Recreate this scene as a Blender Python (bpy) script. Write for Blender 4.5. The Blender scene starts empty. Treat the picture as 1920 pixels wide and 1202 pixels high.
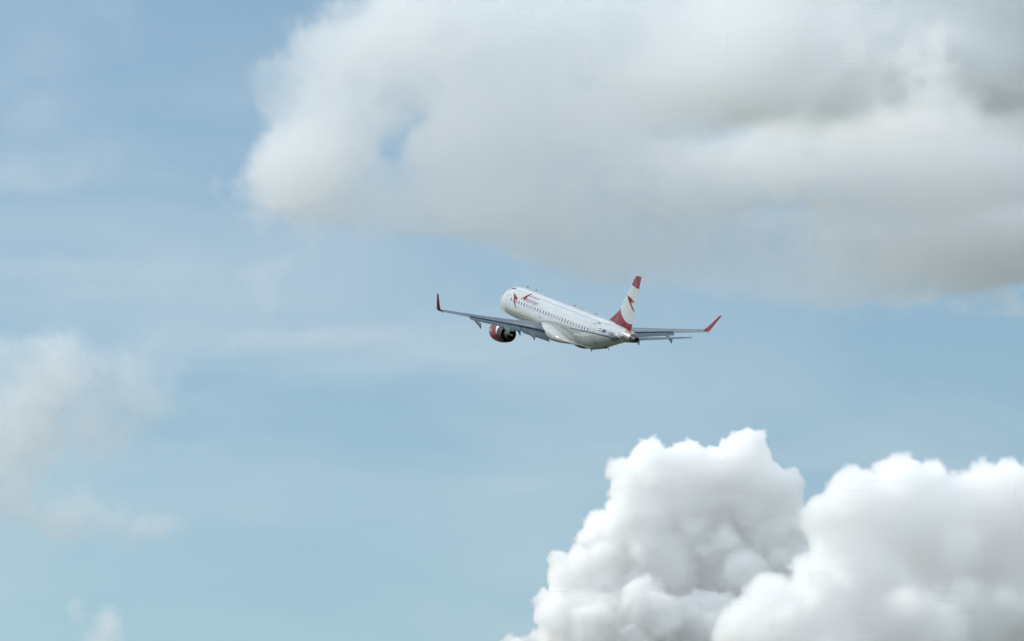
import bpy, bmesh, math, random
import numpy as np
from mathutils import Vector, Matrix
rad = math.radians
sc = bpy.context.scene
COL = sc.collection

# ---------------------------------------------------------------- camera
FPX = 10667.0                     # focal length in pixels of a 1920 wide frame (200 mm lens)
ELEV = rad(10.0)                  # the camera looks up by this much
CAM = Vector((0.0, 0.0, 1.7))
cam = bpy.data.cameras.new('camera'); cam.lens = 200; cam.sensor_width = 36
cam.clip_start = 1.0; cam.clip_end = 60000
co = bpy.data.objects.new('camera', cam); COL.objects.link(co)
co.location = CAM; co.rotation_euler = (rad(90) + ELEV, 0, 0)
sc.camera = co

# ---------------------------------------------------------------- sun, sky
SUN_DIR = Vector((-0.76, 0.18, 0.62)).normalized()      # towards the sun: left, beyond, high
sun = bpy.data.lights.new('sun', 'SUN'); sun.energy = 2.0; sun.angle = rad(0.5); sun.color = (1.0, 0.91, 0.78)
so = bpy.data.objects.new('sun', sun); COL.objects.link(so)
so.rotation_euler = (-SUN_DIR).to_track_quat('-Z', 'Y').to_euler(); so.location = (-200, -100, 400)

w = bpy.data.worlds.new('World'); sc.world = w; w.use_nodes = True
nt = w.node_tree; nt.nodes.clear()
N = nt.nodes.new; L = nt.links.new
out = N('ShaderNodeOutputWorld'); bg = N('ShaderNodeBackground'); sky = N('ShaderNodeTexSky')
sky.sky_type = 'NISHITA'; sky.sun_disc = False
sky.sun_elevation = math.asin(SUN_DIR.z); sky.sun_rotation = math.atan2(SUN_DIR.x, SUN_DIR.y)
sky.altitude = 100; sky.air_density = 1.0; sky.dust_density = 1.0; sky.ozone_density = 1.6
bg.inputs['Strength'].default_value = 0.15
L(bg.outputs[0], out.inputs[0])
# thin veil of very high cirrus in the sky itself, streaked, laid out by direction
tc = N('ShaderNodeTexCoord'); mp = N('ShaderNodeMapping'); mp.inputs['Scale'].default_value = (9, 9, 24)
mp.inputs['Rotation'].default_value = (0, 0.25, 0.1)
nz = N('ShaderNodeTexNoise'); nz.inputs['Scale'].default_value = 1.6; nz.inputs['Detail'].default_value = 6; nz.inputs['Roughness'].default_value = 0.5
nz.inputs['Distortion'].default_value = 0.5
L(tc.outputs['Generated'], mp.inputs[0]); L(mp.outputs[0], nz.inputs['Vector'])
mr = N('ShaderNodeMapRange'); mr.inputs[1].default_value = 0.40; mr.inputs[2].default_value = 0.75; mr.inputs[3].default_value = 0.08; mr.inputs[4].default_value = 0.34
L(nz.outputs[0], mr.inputs[0])
tint = N('ShaderNodeMix'); tint.data_type = 'RGBA'; tint.blend_type = 'MULTIPLY'; tint.inputs[0].default_value = 1.0
tint.inputs[7].default_value = (0.750, 0.879, 0.871, 1)
L(sky.outputs[0], tint.inputs[6])
veil = N('ShaderNodeMix'); veil.data_type = 'RGBA'; veil.inputs[7].default_value = (5.571, 6.000, 6.143, 1)
L(mr.outputs[0], veil.inputs[0]); L(tint.outputs[2], veil.inputs[6])
# broken white cloud added over the unseen rest of the sky for fill light
vd = N('ShaderNodeVectorMath'); vd.operation = 'DOT_PRODUCT'; L(tc.outputs['Generated'], vd.inputs[0]); vd.inputs[1].default_value = (0, math.cos(ELEV), math.sin(ELEV))
away = N('ShaderNodeMapRange'); away.interpolation_type = 'SMOOTHSTEP'; away.inputs[1].default_value = .955; away.inputs[2].default_value = .86; L(vd.outputs['Value'], away.inputs[0])
n2 = N('ShaderNodeTexNoise'); n2.inputs['Scale'].default_value = 2.6; n2.inputs['Detail'].default_value = 7; n2.inputs['Roughness'].default_value = .55; L(tc.outputs['Generated'], n2.inputs['Vector'])
cov = N('ShaderNodeMapRange'); cov.interpolation_type = 'SMOOTHSTEP'; cov.inputs[1].default_value = .33; cov.inputs[2].default_value = .52; L(n2.outputs[0], cov.inputs[0])
sz = N('ShaderNodeSeparateXYZ'); L(tc.outputs['Generated'], sz.inputs[0])
upw = N('ShaderNodeMapRange'); upw.inputs[1].default_value = .04; upw.inputs[2].default_value = .20; L(sz.outputs[2], upw.inputs[0])
m1 = N('ShaderNodeMath'); m1.operation = 'MULTIPLY'; L(away.outputs[0], m1.inputs[0]); L(cov.outputs[0], m1.inputs[1])
m2 = N('ShaderNodeMath'); m2.operation = 'MULTIPLY'; L(m1.outputs[0], m2.inputs[0]); L(upw.outputs[0], m2.inputs[1])
far = N('ShaderNodeMix'); far.data_type = 'RGBA'; far.inputs[7].default_value = (9.000, 10.000, 11.000, 1)
L(m2.outputs[0], far.inputs[0]); L(veil.outputs[2], far.inputs[6]); L(far.outputs[2], bg.inputs[0])

sc.view_settings.view_transform = 'Standard'; sc.view_settings.look = 'None'
sc.view_settings.exposure = -0.18; sc.view_settings.gamma = 1.0
cy = sc.cycles
cy.volume_bounces = 64; cy.max_bounces = 68; cy.diffuse_bounces = 3; cy.glossy_bounces = 3
cy.transparent_max_bounces = 128; cy.volume_max_steps = 256; cy.volume_step_rate = 1.0
cy.use_denoising = True; cy.denoiser = 'OPENIMAGEDENOISE'
cy.use_adaptive_sampling = True; cy.adaptive_threshold = 0.05

def ray(px, py):
    """direction of a point of the 1920 x 1202 frame, used to site things"""
    d = Vector(((px - 960) / FPX, 1.0, -(py - 601) / FPX))
    return Matrix.Rotation(ELEV, 3, 'X') @ d

# ---------------------------------------------------------------- clouds: real fog volumes lit by the sun
def value_noise(shape, cell, rng):
    """smooth random field over a grid, one random value each CELL voxels"""
    a = rng.random([int(math.ceil(s / cell)) + 4 for s in shape], dtype=np.float32)
    for ax, s in enumerate(shape):
        t = np.arange(s) / cell + 1; i = np.floor(t).astype(int); f = (t - i).astype(np.float32)
        sh = [1, 1, 1]; sh[ax] = s; f = f.reshape(sh)
        w0 = (1 - f) ** 3 / 6; w1 = (3 * f ** 3 - 6 * f ** 2 + 4) / 6; w2 = (-3 * f ** 3 + 3 * f ** 2 + 3 * f + 1) / 6; w3 = f ** 3 / 6
        a = np.take(a, i - 1, ax) * w0 + np.take(a, i, ax) * w1 + np.take(a, i + 1, ax) * w2 + np.take(a, i + 2, ax) * w3
    return (a - 0.5) * 2.6
def fbm(shape, cell, octaves, rng, gain=0.5, billow=99):
    r = np.zeros(shape, np.float32); g = 1.0
    for k in range(octaves):
        v = value_noise(shape, cell, rng)
        r += g * (v if k < billow else .55 - 2.2 * np.abs(v)); cell /= 2.03; g *= gain
    return r
class Field:
    """signed field (metres, positive inside) on a box sited in the frame at distance D"""
    def __init__(s, px0, px1, py0, py1, D, depth, vox, seed):
        s.D, s.vox = D, vox; s.rng = np.random.default_rng(seed)
        a = s.at(px0, py1); b = s.at(px1, py0)
        s.lo = np.array([a[0], D - depth / 2, a[2]]); s.hi = np.array([b[0], D + depth / 2, b[2]])
        s.n = [int(round(v / vox)) + 1 for v in (s.hi - s.lo)]
        s.f = np.full(s.n, -1e3, np.float32); s.ax = [s.lo[k] + vox * np.arange(s.n[k], dtype=np.float32) for k in range(3)]
    def at(s, px, py, dy=0.0):
        d = ray(px, py); return np.array(CAM) + np.array(d) * ((s.D + dy) / d.y)
    def mpp(s): return s.D / FPX
    def ball(s, c, r, sq=(1, 1, 1)):
        """stamp one puff of radius r"""
        sl = []; ds = []
        for k in range(3):
            R = r * sq[k] * 1.5
            i0 = max(0, int((c[k] - R - s.lo[k]) / s.vox)); i1 = min(s.n[k], int((c[k] + R - s.lo[k]) / s.vox) + 2)
            if i1 <= i0: return
            sl.append(slice(i0, i1)); sh = [1, 1, 1]; sh[k] = i1 - i0
            ds.append((((s.ax[k][i0:i1] - c[k]) / sq[k]) ** 2).reshape(sh))
        v = r - np.sqrt(ds[0] + ds[1] + ds[2])
        g = s.f[tuple(sl)]; np.maximum(g, v, out=g)
    def grow(s, c, r, levels, kids=9, ratio=0.45, up=0.25, spread=0.85):
        """a puff and smaller puffs budding from its skin, again and again"""
        s.ball(c, r)
        if levels <= 0 or r * ratio < s.vox * 1.2: return
        for _ in range(kids):
            d = s.rng.normal(size=3); d[2] += up; d /= np.linalg.norm(d)
            q = c + d * r * s.rng.uniform(spread - .1, spread + .1)
            ix = [int((q[k] - s.lo[k]) / s.vox) for k in range(3)]
            if all(0 <= ix[k] < s.n[k] for k in range(3)) and s.f[ix[0], ix[1], ix[2]] > r * ratio * .8: continue      # buried already
            s.grow(q, r * ratio * s.rng.uniform(.7, 1.3), levels - 1, kids, ratio, up, spread)
def link_cloud(name, F, dens, label, mat):
    """the points carry the density; the node group turns them into fog"""
    dens = dens * (.94 + .06 * F.rng.random(dens.shape, dtype=np.float32))        # never perfectly even inside
    n = F.n; me = bpy.data.meshes.new(name); total = n[0] * n[1] * n[2]
    me.vertices.add(total)
    at = me.attributes.new('fog', 'FLOAT', 'POINT'); at.data.foreach_set('value', np.ascontiguousarray(dens, np.float32).ravel())
    store = bpy.data.objects.new(name + '_grid', me)       # the numbers only, not in the scene
    vol = bpy.data.volumes.new(name); o = bpy.data.objects.new(name, vol); COL.objects.link(o)
    c = Vector(((F.lo + F.hi) / 2).tolist()); o.location = c
    o['label'] = label; o['category'] = 'cloud'; o['group'] = 'clouds in the sky'
    vol.materials.append(mat)
    lo = Vector(F.lo.tolist()) - c; ext = [(n[k] - 1) * F.vox for k in range(3)]
    g = bpy.data.node_groups.new(name + '_fog', 'GeometryNodeTree')
    g.interface.new_socket('Geometry', in_out='INPUT', socket_type='NodeSocketGeometry')
    g.interface.new_socket('Geometry', in_out='OUTPUT', socket_type='NodeSocketGeometry')
    A = g.nodes.new; K = g.links.new
    gi = A('NodeGroupInput'); go = A('NodeGroupOutput'); pos = A('GeometryNodeInputPosition'); sep = A('ShaderNodeSeparateXYZ')
    K(pos.outputs[0], sep.inputs[0])
    idx = []
    for k in range(3):
        m = A('ShaderNodeMath'); m.operation = 'SUBTRACT'; K(sep.outputs[k], m.inputs[0]); m.inputs[1].default_value = lo[k]
        q = A('ShaderNodeMath'); q.operation = 'DIVIDE'; K(m.outputs[0], q.inputs[0]); q.inputs[1].default_value = F.vox
        r = A('FunctionNodeFloatToInt'); r.rounding_mode = 'ROUND'; K(q.outputs[0], r.inputs[0]); idx.append(r)
    def imul(a, v):
        m = A('FunctionNodeIntegerMath'); m.operation = 'MULTIPLY'; K(a.outputs[0], m.inputs[0]); m.inputs[1].default_value = v; return m
    def iadd(a, b):
        m = A('FunctionNodeIntegerMath'); m.operation = 'ADD'; K(a.outputs[0], m.inputs[0]); K(b.outputs[0], m.inputs[1]); return m
    I = iadd(iadd(imul(idx[0], n[1] * n[2]), imul(idx[1], n[2])), idx[2])
    na = A('GeometryNodeInputNamedAttribute'); na.data_type = 'FLOAT'; na.inputs[0].default_value = 'fog'
    si = A('GeometryNodeSampleIndex'); si.data_type = 'FLOAT'; si.domain = 'POINT'; si.clamp = True
    oi = A('GeometryNodeObjectInfo'); oi.inputs[0].default_value = store
    K(oi.outputs['Geometry'], si.inputs['Geometry'])
    K([s for s in na.outputs if s.enabled][0], [s for s in si.inputs if s.name == 'Value' and s.enabled][0])
    K(I.outputs[0], si.inputs['Index'])
    vc = A('GeometryNodeVolumeCube')
    K([s for s in si.outputs if s.enabled][0], vc.inputs['Density'])
    vc.inputs['Min'].default_value = lo; vc.inputs['Max'].default_value = [lo[k] + ext[k] for k in range(3)]
    for k, a in enumerate('XYZ'): vc.inputs['Resolution ' + a].default_value = n[k]
    sm = A('GeometryNodeSetMaterial'); sm.inputs['Material'].default_value = mat
    K(vc.outputs[0], sm.inputs[0]); K(sm.outputs[0], go.inputs[0])
    md = o.modifiers.new('fog', 'NODES'); md.node_group = g
    return o
def cloud_mat(name, dens, g=0.15, col=(0.99, 0.99, 0.99)):
    m = bpy.data.materials.new(name); m.use_nodes = True; t = m.node_tree; t.nodes.clear()
    o = t.nodes.new('ShaderNodeOutputMaterial'); v = t.nodes.new('ShaderNodeVolumePrincipled')
    v.inputs['Color'].default_value = (*col, 1); v.inputs['Density'].default_value = dens; v.inputs['Anisotropy'].default_value = g
    t.links.new(v.outputs[0], o.inputs['Volume'])
    return m
def sstep(x, a, b):
    t = np.clip((x - a) / (b - a), 0, 1); return t * t * (3 - 2 * t)
# ---- lower right: cauliflower towers with crisp sunlit rims
def heap(box, D, depth, vox, seed, balls, k=.90, lv=4, kids=12, amp=3.2, edge=3.0, ratio=.42, cell=22):
    F = Field(*box, D, depth, vox, seed); m = F.mpp()
    for px, py, r, dy in balls:
        F.grow(F.at(px, py, dy * m), r * m * k, lv, kids, ratio, .3, .86)
    sd = F.f + fbm(F.n, cell, 5, F.rng, .62) * amp
    return F, sstep(sd, -1.0, edge)
dense = cloud_mat('dense_cloud', 0.21, 0.68, (.9975, .9972, .9968))
F, d = heap((930, 1590, 790, 1330), 8000, 420, 1.35, 5, [
    (1405,862,46,0),(1350,885,52,0),(1295,878,48,10),(1225,882,52,0),(1185,905,46,10),(1440,915,50,10),(1190,960,55,0),
    (1210,985,70,0),(1300,970,95,40),(1385,970,95,60),(1430,1010,80,60),(1150,1030,60,10),(1120,1000,30,0),(1240,1070,110,30),(1370,1090,130,70),
    (1095,1080,44,-10),(1110,1150,75,0),(1075,1190,66,0),(1180,1180,110,0),(1290,1200,120,20),(1400,1200,120,40),(1130,1270,120,0),
    (1300,1290,150,20),(1050,1225,45,0),(1062,1085,42,0),(1050,1150,50,0),(1038,1205,42,0),(1470,935,34,30),(1488,1000,42,50),(1490,1075,60,60),(1240,1150,45,-90),(1200,1120,40,-80)])
link_cloud('cloud', F, d, 'tall cauliflower cloud tower standing below the airplane, with crisp bright edges', dense)
soft = cloud_mat('billowing_cloud', 0.15, 0.68, (.9975, .9972, .9968))
F, d = heap((1270, 2080, 840, 1340), 7300, 420, 1.7, 8, [
    (1590,915,45,0),(1545,965,46,0),(1610,960,70,10),(1700,915,62,0),(1745,910,50,0),(1690,990,95,20),(1570,1030,62,0),(1850,920,48,0),(1890,905,48,0),
    (1810,960,60,10),(1900,970,85,10),(1980,940,90,10),(1800,1040,110,40),(1920,1080,130,60),(1640,1080,95,10),(1560,1120,80,-20),(1480,1160,72,-30),
    (1440,1125,46,-30),(1385,1190,56,-30),(1430,1210,70,-30),(1530,1210,110,-10),(1680,1180,130,20),(1820,1200,150,40),(1980,1220,150,60),(1560,1300,150,0),(1740,1310,150,30)],
    amp=3.0, edge=7.0, cell=30)
link_cloud('cloud', F, d, 'broad billowing cloud with soft rounded tops in the lower right corner', soft)
F, d = heap((900, 1010, 1165, 1260), 7600, 60, 1.3, 3, [(965,1212,24,0),(985,1218,22,0),(945,1222,18,0)], amp=2.0, edge=6.0)
link_cloud('cloud', F, d, 'small cloud puff peeping in at the bottom edge, left of the tall cloud tower', dense)

# ---- soft clouds: gentle lumps eaten away by noise
def mist(box, D, depth, vox, seed, lumps, cell, amp, edge, thr=.42, oct=6, gain=.55, holes=(), warp=26, wcell=40, billow=99):
    F = Field(*box, D, depth, vox, seed); m = F.mpp()
    S = np.zeros(F.n, np.float32); G = np.zeros(F.n, np.float32)
    P = [(F.ax[k].reshape([-1 if q == k else 1 for q in range(3)]) + fbm(F.n, wcell, 4, F.rng, .55) * np.float32(warp * m * (1, .6, .8)[k])).astype(np.float32) for k in range(3)]
    for px, py, rx, rz, ry, dy, a in lumps:
        c = F.at(px, py, dy * m); q = 0; sl = []
        for k, r in ((0, rx), (1, ry), (2, rz)):
            R = (r * 2.1 + warp * 1.5) * m
            i0 = max(0, int((c[k] - R - F.lo[k]) / F.vox)); i1 = min(F.n[k], max(i0 + 1, int((c[k] + R - F.lo[k]) / F.vox) + 2)); sl.append(slice(i0, i1))
        sl = tuple(sl)
        if min(s.stop - s.start for s in sl) <= 0: continue
        for k, r in ((0, rx), (1, ry), (2, rz)): q = q + ((P[k][sl] - np.float32(c[k])) * np.float32(1 / (r * m))) ** 2
        e = np.maximum(np.exp(-q * 1.1) - np.float32(.008), 0); S[sl] += e; G[sl] += e * a
    G /= np.maximum(S, 1e-4)
    for px, py, r, a in holes:
        c = F.at(px, py); q = ((P[0] - c[0]) / (r * m)) ** 2 + ((P[2] - c[2]) / (r * m)) ** 2
        S -= (a * np.exp(-q)).astype(np.float32)
    del P
    n = fbm(F.n, cell, oct, F.rng, gain, billow)
    return F, sstep(np.minimum(S, 1.2) - thr + n * amp, 0, edge) * G
up = cloud_mat('layered_cloud', 0.0115, 0.42, (.9955, .998, 1))
F, d = mist((380, 2120, -330, 660), 6000, 540, 2.6, 21, [
    # px, py, rx, rz, ry, depth shift, density
    (575,325,100,85,100,0,2.2),(860,300,90,60,70,-60,1.8),(640,230,110,90,100,0,1.3),(650,110,110,70,90,0,1.8),(510,165,40,45,50,0,.4),(800,40,160,80,90,0,1.8),
    (900,150,170,100,90,0,1.7),(890,320,120,90,80,-20,1.7),(760,390,140,50,80,0,1.1),(1000,410,170,75,80,-40,1.5),(1070,50,170,95,90,-40,1.7),
    (1120,310,140,90,65,-110,1.9),(1290,330,140,80,65,-180,1.8),(1450,315,150,75,65,-240,1.7),(1620,300,170,68,65,-300,1.6),(1800,295,170,72,65,-370,1.6),(1960,300,150,75,65,-430,1.6),
    (1760,350,140,50,50,-300,1.4),(1180,470,190,48,70,-60,1.1),(1380,420,200,55,70,-60,1.3),(1280,240,180,60,70,-70,1.6),(1000,240,150,70,70,-90,1.8),(1440,510,220,40,80,0,.7),(1650,535,220,36,80,0,.7),
    (1330,140,200,100,120,60,2.0),(1600,125,240,105,170,80,6.5),(1880,120,260,115,190,60,11.0),(1560,205,200,45,120,60,3.0),(1800,205,200,45,120,60,5.0),
    (1750,460,240,70,110,40,1.4),(1950,465,240,66,140,40,3.6),(900,-40,240,60,90,20,.6),(1250,-40,240,60,90,40,.7),
    (1600,-170,300,120,190,40,5.0),(1950,-170,320,130,190,40,7.0),(1650,-20,280,80,130,60,2.5),(1900,-10,280,80,130,60,3.5),(1740,395,200,45,90,0,.7),(1100,190,130,50,80,0,.8),(1340,10,160,70,100,0,.9)],  # topmost right lumps, out of view, are added to shade the bank below
    44, .42, .40, thr=.25, oct=7, gain=.68, billow=2, holes=[(785,240,24,.24),(735,292,24,.29),(760,268,16,.15),(420,250,60,.5)])
link_cloud('cloud', F, d, 'huge soft cloud bank filling the upper right of the sky, grey beneath', up)
thin = cloud_mat('thin_cloud', 0.040, 0.2)
W = dict(billow=3, warp=34, wcell=34, oct=7, gain=.68, thr=.34)
F, d = mist((-160, 440, 580, 1110), 6500, 70, 1.8, 31, [
    (20,720,110,70,30,0,1),(120,690,80,50,28,0,1),(220,730,110,60,25,0,.7),(100,800,130,70,30,0,1),(0,830,110,110,30,0,1),(180,800,60,60,25,0,.9),(-40,930,110,60,30,0,1),
    (160,930,55,55,24,0,.9),(110,970,60,40,24,0,.8),(200,980,90,35,22,0,.7),(320,988,75,30,20,0,.8),(290,660,110,50,24,0,.4),(60,660,110,40,28,0,.8),(240,760,60,60,24,0,.6)],
    26, .62, 1.2, **W)
link_cloud('cloud', F, d, 'ragged thin cloud drifting at the left edge, lower than the airplane', thin)
faint = cloud_mat('faint_cloud', 0.022, 0.2)
F, d = mist((330, 700, 420, 700), 6500, 50, 2.0, 41, [(550,485,45,26,22,0,1),(500,510,55,40,22,0,.8),(520,560,34,55,22,0,.7),(440,580,90,40,20,0,.4),(380,635,70,18,18,0,.6)], 24, .5, 1.3, **W)
link_cloud('cloud', F, d, 'faint small cloud wisp left of the airplane, almost lost in the blue', faint)
F, d = mist((60, 330, 1080, 1330), 6500, 50, 1.8, 51, [(190,1165,36,36,24,0,1),(170,1210,60,44,26,0,1),(130,1140,22,30,18,0,.6),(200,1260,70,50,30,0,1)], 20, .5, 1.0, **W)
link_cloud('cloud', F, d, 'small wispy cloud rising at the bottom edge, near the lower left corner', thin)
veil_m = cloud_mat('veil_cloud', 0.014, 0.2)
F, d = mist((-200, 560, -120, 640), 9000, 60, 4.0, 61, [(60,300,190,50,18,0,1),(70,200,80,60,18,0,.8),(20,330,160,24,18,0,1),(230,20,110,40,18,0,.9),(250,80,50,60,16,0,.6),(60,500,210,34,18,0,1),(150,560,260,26,18,0,.7),
    (300,520,160,30,18,0,.4)], 30, .45, 1.3, thr=.25, warp=50, wcell=40, oct=7, gain=.64)
link_cloud('cloud', F, d, 'pale milky veil of cloud in streaks across the upper left of the sky', veil_m)
F, d = mist((200, 1250, 560, 720), 9000, 50, 4.0, 71, [(470,640,240,26,16,0,1),(640,625,200,22,16,0,1),(850,660,240,16,16,0,.6),(330,700,120,26,16,0,.6)], 30, .45, 1.3, thr=.25, warp=40, wcell=40, oct=6, gain=.62)
link_cloud('cloud', F, d, 'long pale streak of thin cloud reaching right to just below the port wing', veil_m)
# ---------------------------------------------------------------- materials of the airplane
random.seed(4)
def pmat(name, col, rough=0.35, metal=0.0, coat=0.0, dirt=0.0, scale=1.5, stretch=(1, 1, 1), spec=0.5, lines=None):
    m = bpy.data.materials.new(name); m.use_nodes = True; t = m.node_tree; b = t.nodes['Principled BSDF']
    b.inputs['Base Color'].default_value = (*col, 1); b.inputs['Roughness'].default_value = rough
    b.inputs['Metallic'].default_value = metal; b.inputs['Coat Weight'].default_value = coat; b.inputs['Coat Roughness'].default_value = 0.06
    b.inputs['Specular IOR Level'].default_value = spec
    if dirt:
        tc = t.nodes.new('ShaderNodeTexCoord'); mp = t.nodes.new('ShaderNodeMapping'); mp.inputs['Scale'].default_value = stretch
        nz = t.nodes.new('ShaderNodeTexNoise'); nz.inputs['Scale'].default_value = scale; nz.inputs['Detail'].default_value = 7
        nz.inputs['Roughness'].default_value = .62
        r = t.nodes.new('ShaderNodeMapRange'); r.inputs[1].default_value = .35; r.inputs[2].default_value = .75; r.inputs[3].default_value = 1 - dirt; r.inputs[4].default_value = 1.0
        mx = t.nodes.new('ShaderNodeMix'); mx.data_type = 'RGBA'; mx.blend_type = 'MULTIPLY'; mx.inputs[0].default_value = 1; mx.inputs[6].default_value = (*col, 1)
        k = t.links.new
        k(tc.outputs['Object'], mp.inputs[0]); k(mp.outputs[0], nz.inputs['Vector']); k(nz.outputs[0], r.inputs[0]); k(r.outputs[0], mx.inputs[7]); k(mx.outputs[2], b.inputs['Base Color'])
        if lines:                                     # skin joints at an even pitch along one axis
            sp = t.nodes.new('ShaderNodeSeparateXYZ'); k(tc.outputs['Object'], sp.inputs[0]); last = mx.outputs[2]
            for ax_, period, wd, dark in lines:
                pp = t.nodes.new('ShaderNodeMath'); pp.operation = 'PINGPONG'; k(sp.outputs[ax_], pp.inputs[0]); pp.inputs[1].default_value = period / 2
                lt = t.nodes.new('ShaderNodeMath'); lt.operation = 'LESS_THAN'; k(pp.outputs[0], lt.inputs[0]); lt.inputs[1].default_value = wd / 2
                ml = t.nodes.new('ShaderNodeMath'); ml.operation = 'MULTIPLY'; k(lt.outputs[0], ml.inputs[0]); ml.inputs[1].default_value = dark
                m2 = t.nodes.new('ShaderNodeMix'); m2.data_type = 'RGBA'; k(ml.outputs[0], m2.inputs[0]); k(last, m2.inputs[6]); m2.inputs[7].default_value = (col[0] * .25, col[1] * .25, col[2] * .25, 1); last = m2.outputs[2]
            k(last, b.inputs['Base Color'])
        q = t.nodes.new('ShaderNodeMapRange'); q.inputs[1].default_value = .3; q.inputs[2].default_value = .8; q.inputs[3].default_value = rough + .12; q.inputs[4].default_value = max(.05, rough - .05)
        k(nz.outputs[0], q.inputs[0]); k(q.outputs[0], b.inputs['Roughness'])
    return m
WHITE = (.46, .505, .53); RED = (.17, .003, .011); DARK = (.012, .013, .016)
M = dict(
    white=pmat('white_paint', WHITE, .5, spec=.15, coat=1.0, dirt=.16, scale=1.1, stretch=(.25, 1, 1), lines=((0, 3.1, .03, .5), (2, 2.24, .02, .35))),
    fairing=pmat('fairing_paint', (.52, .55, .565),   .55, spec=.2, dirt=.2, coat=.6, scale=1.6, stretch=(.4, 1, 1)),
    grey=pmat('grey_wing_paint', (.085, .125, .15), .5, dirt=.22, scale=1.3, stretch=(.5, 1.5, 1), spec=.2, coat=.5, lines=((1, 2.15, .05, .8),)),
    flap=pmat('grey_flap_paint', (.085, .13, .165), .5, spec=.25, dirt=.25, scale=1.6),
    pod=pmat('fairing_grey', (.11, .14, .155), .5, dirt=.25, scale=2, spec=.2),
    red=pmat('red_paint', RED, .5, spec=.1, coat=.12, dirt=.12, scale=1.2),
    dark=pmat('dark_opening', DARK, .35), black=pmat('black_marking', (.02, .022, .026), .6, spec=.1),
    glass=pmat('window_glass', (.07, .085, .095), .15), line=pmat('panel_gap', (.10, .12, .13), .6, spec=.1),
    metal=pmat('bare_metal', (.46, .42, .39), .30, metal=.85, dirt=.35, scale=3), soot=pmat('sooty_metal', (.05, .047, .045), .42, metal=.6, dirt=.4, scale=3),
    steel=pmat('polished_lip', (.62, .63, .64), .18, metal=1.0), sealp=pmat('grey_rub_plate', (.22, .26, .26), .45, dirt=.25, scale=4),
    blind=pmat('lowered_window_blind', (.20, .22, .23), .3), blue=pmat('flag_blue', (.012, .025, .17), .4), text=pmat('white_lettering', (.8, .8, .8), .4), seam=pmat('faint_panel_line', (.42, .45, .46), .5),
    logodark=pmat('dark_red_paint', (.13, .010, .018), .55, spec=.1),
)
def zoned(name, build):
    """a paint with zones along the thing's own coordinates (x aft, z up)"""
    m = bpy.data.materials.new(name); m.use_nodes = True; t = m.node_tree; b = t.nodes['Principled BSDF']
    tc = t.nodes.new('ShaderNodeTexCoord'); s = t.nodes.new('ShaderNodeSeparateXYZ'); t.links.new(tc.outputs['Object'], s.inputs[0])
    def op(o, a, c):
        n = t.nodes.new('ShaderNodeMath'); n.operation = o
        for i, v in enumerate((a, c)):
            if isinstance(v, (int, float)): n.inputs[i].default_value = v
            else: t.links.new(v, n.inputs[i])
        return n.outputs[0]
    def mix(f, a, c):
        n = t.nodes.new('ShaderNodeMix'); n.data_type = 'RGBA'; t.links.new(f, n.inputs[0])
        for i, v in ((6, a), (7, c)):
            if isinstance(v, tuple): n.inputs[i].default_value = (*v, 1)
            else: t.links.new(v, n.inputs[i])
        return n.outputs[2]
    t.links.new(build(s.outputs[0], s.outputs[1], s.outputs[2], op, mix, b, t), b.inputs['Base Color'])
    b.inputs['Roughness'].default_value = .52; b.inputs['Specular IOR Level'].default_value = .12; b.inputs['Coat Weight'].default_value = .25; b.inputs['Coat Roughness'].default_value = .06
    return m
def fin_paint(x, y, z, op, mix, b, t):
    top = op('GREATER_THAN', op('ADD', z, op('MULTIPLY', x, .125)), 5.63 + 36.02 * .125)
    # the white field dips in a curve to the red foot of the fin
    u = op('SUBTRACT', x, 36.6)
    curve = op('ADD', op('MULTIPLY', op('MULTIPLY', u, u), .17), op('ADD', op('MULTIPLY', u, -.03), 1.98))
    low = op('LESS_THAN', z, curve)
    nose = op('LESS_THAN', x, 33.50)
    return mix(op('MAXIMUM', op('MAXIMUM', top, low), nose), WHITE, RED)
def cowl_paint(x, y, z, op, mix, b, t):
    a = op('LESS_THAN', op('ADD', x, op('MULTIPLY', op('ADD', z, 2.3), .75)), 13.75)      # slanted edge, red ahead of it
    c = op('GREATER_THAN', x, 13.78)
    return mix(c, mix(a, (.72, .74, .74), RED), (.022, .022, .024))
M['fin'] = zoned('fin_livery', fin_paint); M['cowl'] = zoned('engine_cowl_livery', cowl_paint)

# ---------------------------------------------------------------- shape helpers (x aft from the nose, y to starboard, z up; metres)
def mesh_obj(name, verts, faces, mat, parent=None, smooth=True, angle=40):
    me = bpy.data.meshes.new(name); me.from_pydata([tuple(map(float, v)) for v in verts], [], faces); me.validate()
    bm = bmesh.new(); bm.from_mesh(me); bmesh.ops.remove_doubles(bm, verts=bm.verts, dist=1e-5); bmesh.ops.recalc_face_normals(bm, faces=bm.faces)
    for e in bm.edges:
        if len(e.link_faces) == 2 and e.calc_face_angle(0) > rad(angle): e.smooth = False
    bm.to_mesh(me); bm.free()
    for p in me.polygons: p.use_smooth = smooth
    me.materials.append(mat)
    o = bpy.data.objects.new(name, me); COL.objects.link(o); o.parent = parent
    return o
def loft(rings, close=True, caps=True):
    V = [v for r in rings for v in r]; n = len(rings[0]); F = []
    for i in range(len(rings) - 1):
        for j in range(n if close else n - 1):
            a, b = i * n + j, i * n + (j + 1) % n; F.append((a, b, b + n, a + n))
    if caps:
        F.append(tuple(range(n))[::-1]); F.append(tuple(range((len(rings) - 1) * n, len(rings) * n)))
    return V, F
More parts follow.
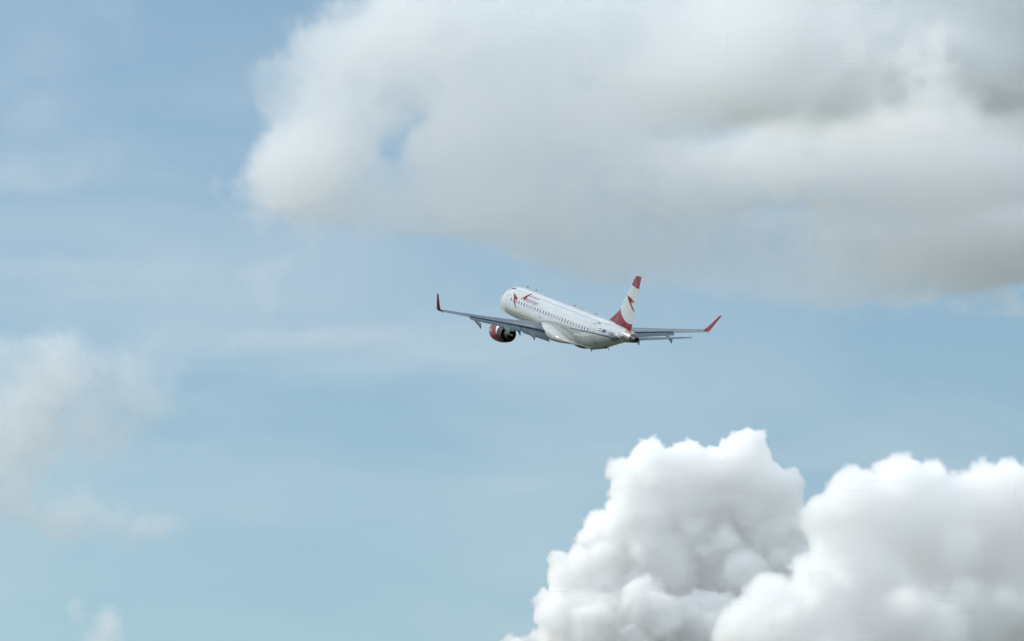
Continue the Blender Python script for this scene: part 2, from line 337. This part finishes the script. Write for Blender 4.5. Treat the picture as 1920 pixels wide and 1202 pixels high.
def pchip(X, Y, x):
    X = np.array(X, float); Y = np.array(Y, float); h = np.diff(X); d = np.diff(Y) / h; m = np.zeros_like(Y)
    for i in range(1, len(X) - 1): m[i] = 0 if d[i - 1] * d[i] <= 0 else 2 * d[i - 1] * d[i] / (d[i - 1] + d[i])
    m[0] = d[0]; m[-1] = d[-1]; i = np.clip(np.searchsorted(X, x) - 1, 0, len(X) - 2); t = (x - X[i]) / h[i]
    return (2*t**3-3*t*t+1)*Y[i] + (t**3-2*t*t+t)*h[i]*m[i] + (-2*t**3+3*t*t)*Y[i+1] + (t**3-t*t)*h[i]*m[i+1]
SX = [0, .08, .3, 1, 2, 3, 4, 5.2, 6.5, 26, 28, 30, 32, 34, 36, 37.5, 38.65]
SW = [0.02, .22, .45, .80, 1.12, 1.33, 1.43, 1.49, 1.505, 1.505, 1.49, 1.42, 1.27, 1.03, .75, .54, .33]
ST = [-.72, -.52, -.34, .05, .62, 1.20, 1.50, 1.63, 1.675, 1.675, 1.675, 1.67, 1.65, 1.60, 1.48, 1.32, 1.10]
SB = [-.76, -.93, -1.07, -1.27, -1.46, -1.57, -1.63, -1.66, -1.675, -1.675, -1.55, -1.2, -.75, -.27, .13, .33, .46]
def section(x):
    w, t, b = pchip(SX, SW, x), pchip(SX, ST, x), pchip(SX, SB, x); return w, (t + b) / 2, (t - b) / 2
def ring(x, n=64, grow=0.0):
    w, c, h = section(x)
    return [(x, (w + grow) * math.sin(2 * math.pi * k / n), c + (h + grow) * math.cos(2 * math.pi * k / n)) for k in range(n)]
def skin_y(x, z, off=0.012):
    w, c, h = section(x); q = (z - c) / h
    return -(w * math.sqrt(max(0.0, 1 - q * q)) + off)
def decal(name, polys, mat, parent, cut=.22, off=.014, surf=None):
    """flat marks laid on the port skin: polys of (x, z)"""
    bm = bmesh.new()
    for P in polys:
        try: bm.faces.new([bm.verts.new((p[0], 0, p[1])) for p in P])
        except ValueError: pass
    return drape(name, bm, mat, parent, cut, off, surf)
def drape(name, bm, mat, parent, cut=.22, off=.014, surf=None):
    bmesh.ops.triangulate(bm, faces=bm.faces)
    for _ in range(5):
        E = [e for e in bm.edges if e.calc_length() > cut]
        if not E: break
        bmesh.ops.subdivide_edges(bm, edges=E, cuts=1); bmesh.ops.triangulate(bm, faces=bm.faces)
    f = surf or (lambda x, z: skin_y(x, z, off))
    for v in bm.verts: v.co.y = f(v.co.x, v.co.z)
    me = bpy.data.meshes.new(name); bm.to_mesh(me); bm.free(); me.materials.append(mat)
    o = bpy.data.objects.new(name, me); COL.objects.link(o); o.parent = parent; return o
def words(s, x, z, size, shear=0.0, width=1.0, thin=0.0):
    """the text as flat faces in the x/z plane; reads nose to tail on the port side"""
    c = bpy.data.curves.new('t', 'FONT'); c.body = s; c.size = size; c.shear = shear; c.resolution_u = 2; c.offset = thin
    o = bpy.data.objects.new('t', c); me = o.to_mesh().copy(); bm = bmesh.new(); bm.from_mesh(me)
    for v in bm.verts: v.co = Vector((x + v.co.x * width, 0, z + v.co.y))
    o.to_mesh_clear(); bpy.data.objects.remove(o); bpy.data.curves.remove(c); return bm

def foil(chord, tc, n=18, camber=.02, cut0=0.0, cut1=1.0):
    """closed section, nose at 0, tail at chord: list of (x, z)"""
    def yt(x): return 5 * tc * (.2969 * math.sqrt(x) - .126 * x - .3516 * x * x + .2843 * x ** 3 - .1036 * x ** 4)
    def yc(x): p = .4; return camber / p / p * (2 * p * x - x * x) if x < p else camber / (1 - p) ** 2 * (1 - 2 * p + 2 * p * x - x * x)
    xs = [cut0 + (cut1 - cut0) * (1 - math.cos(math.pi * i / n)) / 2 for i in range(n + 1)]
    up = [(x * chord, (yc(x) + yt(x)) * chord + .006) for x in xs]; lo = [(x * chord, (yc(x) - yt(x)) * chord - .006) for x in xs]
    return up + lo[::-1][(0 if cut1 < 1 else 0):-1 if cut0 == 0 else None]
def place_foil(pts, le, twist, tilt=0.0):
    """twist nose-up about the leading edge; tilt leans the section outboard-up (for winglets)"""
    c, s = math.cos(twist), math.sin(twist); r = []
    for x, z in pts:
        X, Z = x * c + z * s, -x * s + z * c
        r.append((le[0] + X, le[1] + Z * math.sin(tilt) * -1, le[2] + Z * math.cos(tilt)))
    return r
# wing planform by span station y
def wing_le(y): return 14.35 + (y - 1.5) * .497
def wing_te(y): return 19.75 + (4.7 - y) * .16 if y < 4.7 else 19.75 + (y - 4.7) * (21.88 - 19.75) / (13.55 - 4.7)
def wing_z(y): return -1.13 + (y - 1.5) * .093 + .0016 * (y - 1.5) ** 2
def wing_tw(y): return rad(3.0 - 4.2 * (y - 1.5) / 12)
def wing_tc(y): return .145 - .035 * (y - 1.5) / 12

plane = bpy.data.objects.new('passenger_airplane', None); COL.objects.link(plane); plane.empty_display_size = 3
plane['label'] = 'white twin engine airliner with red tipped fin and red winglets, climbing away'
plane['category'] = 'airplane'
# pose: yaw, pitch, roll as it flies, sited 564 m off
Rb = Matrix(((0, 1, 0), (-1, 0, 0), (0, 0, 1)))
pose = Matrix.Rotation(ELEV, 3, 'X') @ Matrix.Rotation(.323, 3, 'Z') @ Matrix.Rotation(.129, 3, 'X') @ Matrix.Rotation(.073, 3, 'Y') @ Rb
loc = CAM + Matrix.Rotation(ELEV, 3, 'X') @ Vector((-.784, 564.1, 2.441))
plane.matrix_world = Matrix.Translation(loc) @ pose.to_4x4()

# ---- fuselage
xs = sorted(set([0, .03, .08, .16, .3, .5, .75] + [round(1 + .25 * i, 3) for i in range(24)] + list(range(7, 26)) + [round(26 + .4 * i, 2) for i in range(27)] + [36.7]))
xs = [x for x in xs if x <= 36.7]
V, F = loft([ring(x) for x in xs]); fus = mesh_obj('fuselage', V, F, M['white'], plane)
V, F = loft([ring(x) for x in (36.7, 37.0, 37.3, 37.6, 37.9, 38.05)], caps=False); tailc = mesh_obj('tail_cone', V, F, M['metal'], plane)
rr = [ring(x) for x in (38.05, 38.3, 38.55, 38.75)]
w, c, h = section(38.65); rr.append([(38.92, y * .82, c + (z - c) * .8) for _, y, z in rr[-1]]); rr.append([(39.0, y * .75, c + (z - c) * .75) for _, y, z in rr[-1]]); rr.append([(38.97, y * .8, c + (z - c) * .8) for _, y, z in rr[-1]]); rr.append([(38.6, y * .9, c + (z - c) * .9) for _, y, z in rr[-1]])
V, F = loft(rr); mesh_obj('exhaust_tip', V, F, M['soot'], tailc)
V, F = loft([ring(36.55, grow=.006), ring(36.72, grow=.006)], caps=False); mesh_obj('joint_band', V, F, M['steel'], tailc)
# wing to body fairing
FX = [11.6, 12.2, 13.2, 14.5, 16.5, 18.5, 20.0, 21.3, 22.6, 24.0, 25.2]
FW = [.35, .95, 1.45, 1.82, 2.08, 2.16, 2.12, 1.98, 1.62, 1.05, .4]; FT = [-1.5, -1.25, -.95, -.70, -.50, -.46, -.56, -.80, -1.10, -1.40, -1.62]; FB = [-1.66, -1.80, -1.95, -2.05, -2.10, -2.10, -2.08, -2.0, -1.88, -1.74, -1.66]
rr = []
for i in range(41):
    x = 11.6 + 13.6 * i / 40; w, t, b = pchip(FX, FW, x), pchip(FX, FT, x), pchip(FX, FB, x); r = []
    for k in range(48):
        a = 2 * math.pi * k / 48; s_, c_ = math.sin(a), math.cos(a); e = 2 / 2.6
        r.append((x, w * math.copysign(abs(s_) ** e, s_), (t + b) / 2 + (t - b) / 2 * math.copysign(abs(c_) ** e, c_)))
    rr.append(r)
V, F = loft(rr); mesh_obj('belly_fairing', V, F, M['fairing'], fus)

# cabin windows, each a glazed oval with a pale surround
def oval(cx, cz, a, b, n=14, lean=0.0):
    return [(cx + a * math.copysign(abs(math.cos(t)) ** .75, math.cos(t)) , cz + b * math.copysign(abs(math.sin(t)) ** .75, math.sin(t))) for t in [2 * math.pi * i / n for i in range(n)]]
for i in range(29):
    x = 6.52 + i * .8096 + (.12 if i >= 12 else 0)
    decal('cabin_window', [oval(x, .37, .135, .19)], M['glass' if random.random() < .7 else 'blind'], fus, off=.012)
decal('cockpit_window', [[(4.75, 1.19), (4.95, 1.33), (5.55, 1.40), (6.0, 1.36), (5.5, 1.30)]], M['black'], fus)
decal('cockpit_window', [[(2.15, .42), (2.75, .42), (2.85, .86), (2.45, .80)]], M['glass'], fus)
def outline(x0, x1, z0, z1, r=.14, t=.022, n=5):
    """rounded thin frame as quads"""
    def path(d):
        p = []
        for cx, cz, a0 in ((x1 - r, z1 - r, 0), (x0 + r, z1 - r, 90), (x0 + r, z0 + r, 180), (x1 - r, z0 + r, 270)):
            for k in range(n + 1): a = rad(a0 + 90 * k / n); p.append((cx + (r + d) * math.cos(a), cz + (r + d) * math.sin(a)))
        q = []                                              # add points along straights so it hugs the skin
        for i in range(len(p)):
            a, b = p[i], p[(i + 1) % len(p)]; m = max(1, int(math.dist(a, b) / .2)); q += [(a[0] + (b[0] - a[0]) * k / m, a[1] + (b[1] - a[1]) * k / m) for k in range(m)]
        return q, p
    P = path(0)[1]; A = []; B_ = []
    for d, S_ in ((0, A), (-t, B_)):
        p = path(d)[1]
        for i in range(len(P)):
            m = max(1, int(math.dist(P[i], P[(i + 1) % len(P)]) / .2)); a, b = p[i], p[(i + 1) % len(p)]
            S_ += [(a[0] + (b[0] - a[0]) * k / m, a[1] + (b[1] - a[1]) * k / m) for k in range(m)]
    return [[A[i], A[(i + 1) % len(A)], B_[(i + 1) % len(A)], B_[i]] for i in range(len(A))]
decal('cabin_door', outline(4.35, 5.2, -.68, 1.12, t=.04), M['seam'], fus)
decal('cabin_door', outline(29.95, 30.75, -.72, 1.14, t=.035), M['line'], fus)
decal('door_handle', [[(4.85, -.78), (5.15, -.80), (5.15, -.70), (4.85, -.68)]], M['line'], fus)
decal('door_handle', [[(30.35, -.82), (30.72, -.84), (30.72, -.75), (30.35, -.73)]], M['line'], fus)
decal('cargo_door', outline(9.5, 10.9, -1.25, -.45, t=.03), M['seam'], fus)
decal('access_panel', [[(15.4, -.28), (15.75, -.28), (15.75, -.21), (15.4, -.21)]], M['line'], fus)
decal('vent_marking', [[(30.55, 1.27), (31.2, 1.31), (31.45, 1.22), (31.25, 1.2), (31.15, 1.245), (30.6, 1.22)]], M['black'], fus)
for x in (31.45, 31.9): decal('sensor_marking', [oval(x, .30, .08, .05)], M['black'], fus)
decal('sealing_plate', [[(33.75, .66), (34.3, .82), (35.15, .86), (35.15, .50), (34.4, .50)]], M['sealp'], fus)
decal('sealing_plate', [[(33.85, .16), (35.2, .28), (35.3, .05), (34.8, -.02), (34.2, 0)]], M['sealp'], fus)
decal('sealing_plate', [[(36.0, .70), (36.5, .78), (36.5, .52), (36.0, .48)]], M['sealp'], fus)
# raised dome fairing round the tailplane root
rr = []
for i in range(13):
    x = 35.1 + 1.25 * i / 12; k = math.sin(math.pi * min(1, (i / 12) ** .6 if i else 0)) if 0 < i < 12 else .02
    r = [];
    for j in range(13):
        z = .46 + (.02 + .50 * max(.03, math.sin(math.pi * (i / 12) ** .8))) * j / 12
        r.append((x, skin_y(x, z, .01 + .14 * math.sin(math.pi * j / 12) * max(0, math.sin(math.pi * i / 12)) ** .5), z))
    rr.append(r)
V, F = loft(rr, close=False, caps=False); mesh_obj('tailplane_root_fairing', V, F, M['white'], fus)

# company chevron and name on the port side of the nose
decal('chevron_emblem', [[(6.35, 1.02), (6.5, 1.0), (7.4, .86), (8.25, .66), (8.2, .60), (7.76, .66), (7.6, .46), (7.4, .40), (7.0, .68)]], M['red'], fus)
decal('chevron_emblem', [[(7.40, .40), (7.62, .44), (7.98, .1), (8.45, -.25), (8.36, -.28), (7.78, .02)]], M['logodark'], fus)
bm = words('ustrian', 0, 0, 1.0); xsz = [v.co.x for v in bm.verts]; bm.free(); k = 3.35 / (max(xsz) - min(xsz))
bm = words('ustrian', 10.5, .66, .70, .32, k / .70, -.008); drape('airline_name', bm, M['red'], fus, .3)
decal('airline_name', [[(8.95, .74), (9.1, .70), (9.55, .92), (10.15, 1.38), (10.35, 1.42), (10.30, 1.30), (10.02, .66), (10.16, .66), (10.46, 1.36), (10.5, 1.46), (10.25, 1.47), (9.55, 1.02)]], M['red'], fus, cut=.2)
decal('airline_name', [[(9.45, .88), (11.1, .96), (11.1, .91), (9.5, .83)], [(10.6, 1.27), (13.6, 1.27), (13.6, 1.22), (10.6, 1.23)]], M['red'], fus, cut=.3)
# flags and registration near the tail
for a, b, m in ((.62, .70, 'red'), (.70, .785, 'text'), (.785, .87, 'red')): decal('austrian_flag', [[(31.75, a), (32.35, a), (32.42, b), (31.82, b)]], M[m], fus, off=.02)
decal('european_flag', [[(32.62, .60), (33.35, .60), (33.48, .90), (32.75, .90)]], M['blue'], fus, off=.02)
for i in range(2): decal('small_lettering', [[(32.2 + i * .8, .34), (32.8 + i * .8, .37), (32.8 + i * .8, .31), (32.2 + i * .8, .28)]], M['line'], fus)

# antennas on the crown and belly
def blade(name, x, z, h, c, parent, mat, down=False, t=.05, y=0):
    s = -1 if down else 1; z0 = z - s * .06
    rr = [place_foil(foil(c, .16, 8, 0), (x, y, z0), 0), place_foil(foil(c * .75, .14, 8, 0), (x + c * .3, y, z0 + s * (h + .06) * .7), 0), place_foil(foil(c * .5, .12, 8, 0), (x + c * .5, y, z0 + s * (h + .06)), 0)]
    rr = [[(p[0], y + (p[2] - r[0][2]), r[0][2]) for p in r] for r in rr]
    V, F = loft(rr); return mesh_obj(name, V, F, mat, parent)
blade('antenna', 6.6, 1.66, .16, .4, fus, M['line']); blade('antenna', 9.2, 1.675, .17, .32, fus, M['line'])
blade('antenna', 20.8, 1.675, .12, .30, fus, M['pod']); blade('antenna', 27.0, 1.675, .10, .3, fus, M['pod'])
blade('antenna', 26.9, -1.62, .34, .30, fus, M['pod'], True); blade('antenna', 31.6, -.86, .36, .16, fus, M['black'], True)
V, F = loft([[(x, y, z - d) for x, y, z in ((27.0, -.2, -1.60), (27.0, .2, -1.60), (27.0, .2, -1.74), (27.0, -.2, -1.74))] if d == 0 else [(31.0, -.14, -.98), (31.0, .14, -.98), (31.0, .14, -1.08), (31.0, -.14, -1.08)] for d in (0, 1)])
mesh_obj('ventral_strake', V, F, M['pod'], fus, False)

# ---- tail fin
fins = [(1.0, 33.5 + (1.0 - 2.87) * .914, 37.05), (1.6, None, 37.22), (2.87, None, 37.42), (4.5, None, 37.82), (5.8, None, 38.14), (6.45, None, 38.30), (6.58, 37.15, 38.28)]
rr = []
for z, le, te in fins:
    le = le if le is not None and z > 6.5 else 33.55 + (z - 2.87) * .914
    rr.append([(p[0], p[1], z) for p in [(le + a, b, 0) for a, b in foil(te - le, .105 if z < 6.5 else .06, 16, 0)]])
V, F = loft(rr); fin = mesh_obj('tail_fin', V, F, M['fin'], plane)
rr = []
for i in range(9):
    t = i / 8; x = 30.6 + 3.6 * t; z = 1.50 + 1.72 * t ** 1.12; w = .03 + .14 * t; zb = 1.2
    rr.append([(x, -w * 1.6, zb), (x, -w * .5, z - .05), (x, 0, z), (x, w * .5, z - .05), (x, w * 1.6, zb)])
V, F = loft(rr); mesh_obj('dorsal_fillet', V, F, M['red'], fin)
def fin_y(x, z, off=.015):
    le = 33.55 + (z - 2.87) * .914; te = np.interp(z, [f[0] for f in fins], [f[2] for f in fins]); c = te - le; u = min(.999, max(.001, (x - le) / c))
    return -(5 * .105 * (.2969 * math.sqrt(u) - .126 * u - .3516 * u * u + .2843 * u ** 3 - .1036 * u ** 4) * c + .006 + off)
decal('chevron_emblem', [[(35.42, 4.60), (35.9, 4.48), (36.45, 4.42), (37.28, 4.16), (37.24, 4.05), (36.78, 4.12), (36.62, 3.98), (36.1, 4.06)]], M['red'], fin, surf=fin_y)
decal('chevron_emblem', [[(36.1, 4.06), (36.62, 3.98), (37.1, 3.6), (37.55, 3.22), (37.42, 3.20), (36.85, 3.52)]], M['logodark'], fin, surf=fin_y)
decal('beacon_marking', [oval(35.9, 5.30, .11, .07)], M['line'], fin, surf=fin_y)
decal('rudder_gap', [[(36.25, 1.65), (36.30, 1.65), (37.42, 6.0), (37.38, 6.0)]], M['seam'], fin, surf=fin_y)

# ---- tailplanes
for s, nm in ((-1, 'port'), (1, 'starboard')):
    rr = []; ee = []
    for k in range(7):
        t = k / 6; y = .3 + 5.5 * t; le = 33.75 + (y - .3) * .565; te = 36.75 + (y - .3) * .215; z = .36 + (y - .3) * .155; c = te - le
        pts = foil(c, .075, 12, 0, 0, .70); rr.append([(le + a, s * y, z + b + (a - c * .6) * .047) for a, b in pts])
        if k > 0: ee.append([(le + a, s * y, z + b + (a - c * .6) * .047) for a, b in foil(c, .075, 8, 0, .715, 1.0)])
    y = 6.05; rr.append([(36.95 + a * .55, s * y, z + .02 + b * .4 + a * .02) for a, b in pts])
    V, F = loft(rr); hs = mesh_obj('tailplane', V, F, M['grey'], plane)
    V, F = loft(ee); mesh_obj('elevator', V, F, M['flap'], hs)

# ---- wings
def pod(name, y, x0, x1, z0, depth, parent, s, wdt=.16, drop=.14):
    """canoe shaped housing of a flap track"""
    # shallow ahead, deepening to a pointed heel, cut off steeply behind
    rr = []; n = 16
    for i in range(n + 1):
        t = i / n; x = x0 + (x1 - x0) * t
        d = depth * np.interp(t, [0, .2, .5, .8, .93, 1], [.06, .30, .62, .93, 1.0, .80]); zt = z0 - drop * max(0, t - .4) * 1.5
        if t > .93: zt -= depth * .25
        w = wdt * np.interp(t, [0, .15, .5, .85, 1], [.15, .7, 1, .7, .12])
        rr.append([(x, s * y + w * math.sin(a), zt - d * (.5 - .5 * math.cos(a))) for a in [2 * math.pi * k / 14 for k in range(14)]])
    V, F = loft(rr); return mesh_obj(name, V, F, M['pod'], parent)
for s in (-1, 1):
    rr = []
    Y = [.6, 1.5, 2.4, 3.5, 4.7, 6, 7.5, 9, 10.38, 10.42, 11.5, 12.6, 13.3]
    for y in Y:
        le, te, tw = wing_le(y), wing_te(y), wing_tw(y); c = te - le; flapped = 1.9 < y < 10.4
        pts = foil(c, wing_tc(y), 18, .022, 0, .80 if (flapped) else .995)
        if not flapped: pass
        rr.append([(a, s * b, d) for a, b, d in place_foil(pts, (le, y, wing_z(y)), tw)])
    V, F = loft(rr); wing = mesh_obj('wing', V, F, M['grey'], plane, angle=50)
    # flaps, run out and drooped, inner and outer
    for y0, y1 in ((2.05, 4.62), (4.74, 10.36)):
        rr = []
        for k in range(7):
            y = y0 + (y1 - y0) * k / 6; le, te, tw = wing_le(y), wing_te(y), wing_tw(y); c = te - le; fc = (.31 if y0 < 3 else .27) * c
            hx, hz = le + (.815 * c) * math.cos(tw), wing_z(y) - (.815 * c) * math.sin(tw) - .012 * c
            rr.append([(a, s * b, d) for a, b, d in place_foil(foil(fc, .13, 10, .02), (hx + .05, y, hz), tw + rad(18 if y0 < 3 else 15))])
        V, F = loft(rr); mesh_obj('flap', V, F, M['flap'], wing)
    # aileron line and a small fixed tail edge
    for y, x0, ln, dp in ((3.72, 18.3, 2.9, .50), (6.6, 19.2, 2.8, .50), (9.7, 20.0, 2.55, .46)):
        pod('flap_track_fairing', y, x0, x0 + ln, wing_z(y) - .14 - (x0 + .4 - wing_le(y)) * math.sin(wing_tw(y)), dp, wing, s)
    pod('flap_track_fairing', 4.9, 18.6, 20.3, wing_z(4.9) - .30, .42, wing, s, .09)
    # winglet: sweeps up and out from the tip
    rr = []
    for t, (x, y, z, c, tilt) in enumerate([(wing_le(13.3), 13.3, wing_z(13.3), wing_te(13.3) - wing_le(13.3), 0), (20.38, 13.50, wing_z(13.5) + .03, 1.42, 12), (20.62, 13.68, wing_z(13.5) + .16, 1.25, 38),
                                (20.95, 13.80, wing_z(13.5) + .40, 1.03, 62), (21.62, 14.08, wing_z(13.5) + 1.05, .72, 66), (22.32, 14.36, wing_z(13.5) + 1.72, .44, 66), (22.46, 14.38, wing_z(13.5) + 1.78, .30, 66)]):
        tw = wing_tw(13.3) if t == 0 else 0
        rr.append([(a, s * b, d) for a, b, d in place_foil(foil(c, .10, 18, .01, 0, .995), (x, y, z), tw, rad(tilt))])
    V, F = loft(rr); wl = mesh_obj('winglet', V, F, M['red'], wing)
    V, F = loft([[(21.95 + .2 * t, s * (13.52 + .03 * math.cos(a)), wing_z(13.5) - .02 + .03 * math.sin(a)) for a in [k * math.pi / 3 for k in range(6)]] for t in (0, 1)]); mesh_obj('navigation_light', V, F, M['glass'], wl)
    # walkway of fasteners over the wing root: small dark dots
    dots = []
    # ---- engine
    ex, ey, ez = 11.35, 4.2, -2.30
    eng_parts = []
    def rev(prof, n=48, sq=1.0):
        return [[(ex + a, s * ey + r * math.sin(t), ez + r * math.cos(t) * sq + (a * .03)) for t in [2 * math.pi * k / n for k in range(n)]] for a, r in prof]
    V, F = loft(rev([(.35, .66), (.1, .72), (.0, .79), (.03, .85), (.18, .91), (.6, .965), (1.2, .985), (1.9, .97), (2.6, .90), (3.2, .81), (3.42, .775), (3.42, .745), (3.1, .76), (2.4, .78)]), caps=False)
    eng = mesh_obj('engine', V, F, M['cowl'], plane, angle=60); 
    V, F = loft(rev([(-.01, .792), (-.004, .82), (.03, .856), (.12, .893), (.13, .899), (.13, .88), (.03, .80)]), caps=False); mesh_obj('intake_lip', V, F, M['steel'], eng)
    V, F = loft(rev([(.55, .02), (.75, .12), (.9, .22), (.95, .70)]), caps=False); mesh_obj('fan', V, F, M['soot'], eng)
    V, F = loft(rev([(2.3, .77), (2.31, .45), (2.32, .3)]), caps=False); mesh_obj('fan_duct', V, F, M['dark'], eng)
    V, F = loft(rev([(2.2, .60), (3.0, .58), (3.6, .52), (4.25, .40), (4.25, .37), (3.6, .34)]), caps=False); mesh_obj('core_nozzle', V, F, M['soot'], eng)
    V, F = loft(rev([(3.4, .33), (4.0, .26), (4.5, .13), (4.75, .02)]), caps=True); mesh_obj('exhaust_plug', V, F, M['soot'], eng)
    V, F = loft([[(x, s * ey + w * math.copysign(1, q), z) for q, z in ((-1, zb), (-1, zt), (1, zt), (1, zb))] for x, w, zb, zt in ((12.3, .03, -1.42, -1.30), (13.2, .13, -1.5, -1.15), (14.6, .17, -1.75, -.95), (16.2, .15, -1.75, -.95), (17.6, .03, -1.35, -1.0))])
    mesh_obj('pylon', V, F, M['pod'], eng)
    if s < 0:
        def cy_(x, z, off=.012):
            a = x - ex; r = float(np.interp(a, [.03, .18, .6, 1.2, 1.9, 2.6, 3.2], [.85, .91, .965, .985, .97, .90, .81])); q = (z - ez - a * .03) / r
            return -(ey + r * math.sqrt(max(0, 1 - q * q)) + off)
        bm = words('austrian.com', 0, 0, 1.0); q = [v.co.x for v in bm.verts]; bm.free(); kk = 2.05 / max(q)
        drape('web_address', words('austrian.com', ex + .35, ez + .02, .42, .15, kk), M['text'], eng, .3, surf=cy_)

# ---- the ground far below: fields to the horizon
gm = bpy.data.materials.new('farmland'); gm.use_nodes = True; t = gm.node_tree; b = t.nodes['Principled BSDF']; b.inputs['Roughness'].default_value = .9
tc = t.nodes.new('ShaderNodeTexCoord'); vo = t.nodes.new('ShaderNodeTexVoronoi'); vo.inputs['Scale'].default_value = .004; nz = t.nodes.new('ShaderNodeTexNoise'); nz.inputs['Scale'].default_value = .03; nz.inputs['Detail'].default_value = 8
cr = t.nodes.new('ShaderNodeValToRGB'); cr.color_ramp.elements[0].color = (.025, .04, .018, 1); cr.color_ramp.elements[1].color = (.07, .07, .035, 1)
mx = t.nodes.new('ShaderNodeMix'); mx.data_type = 'RGBA'; mx.inputs[0].default_value = .35; mx.inputs[7].default_value = (.03, .045, .02, 1)
k = t.links.new; k(tc.outputs['Object'], vo.inputs['Vector']); k(tc.outputs['Object'], nz.inputs['Vector']); k(vo.outputs['Color'], cr.inputs[0]); k(cr.outputs[0], mx.inputs[6]); k(mx.outputs[2], b.inputs['Base Color'])
gv = [(-40000, -40000, 0), (40000, -40000, 0), (40000, 40000, 0), (-40000, 40000, 0)]
g = mesh_obj('ground', gv, [(0, 1, 2, 3)], gm, None, False); g['kind'] = 'structure'; g['label'] = 'flat green and tan farmland far below the airplane'
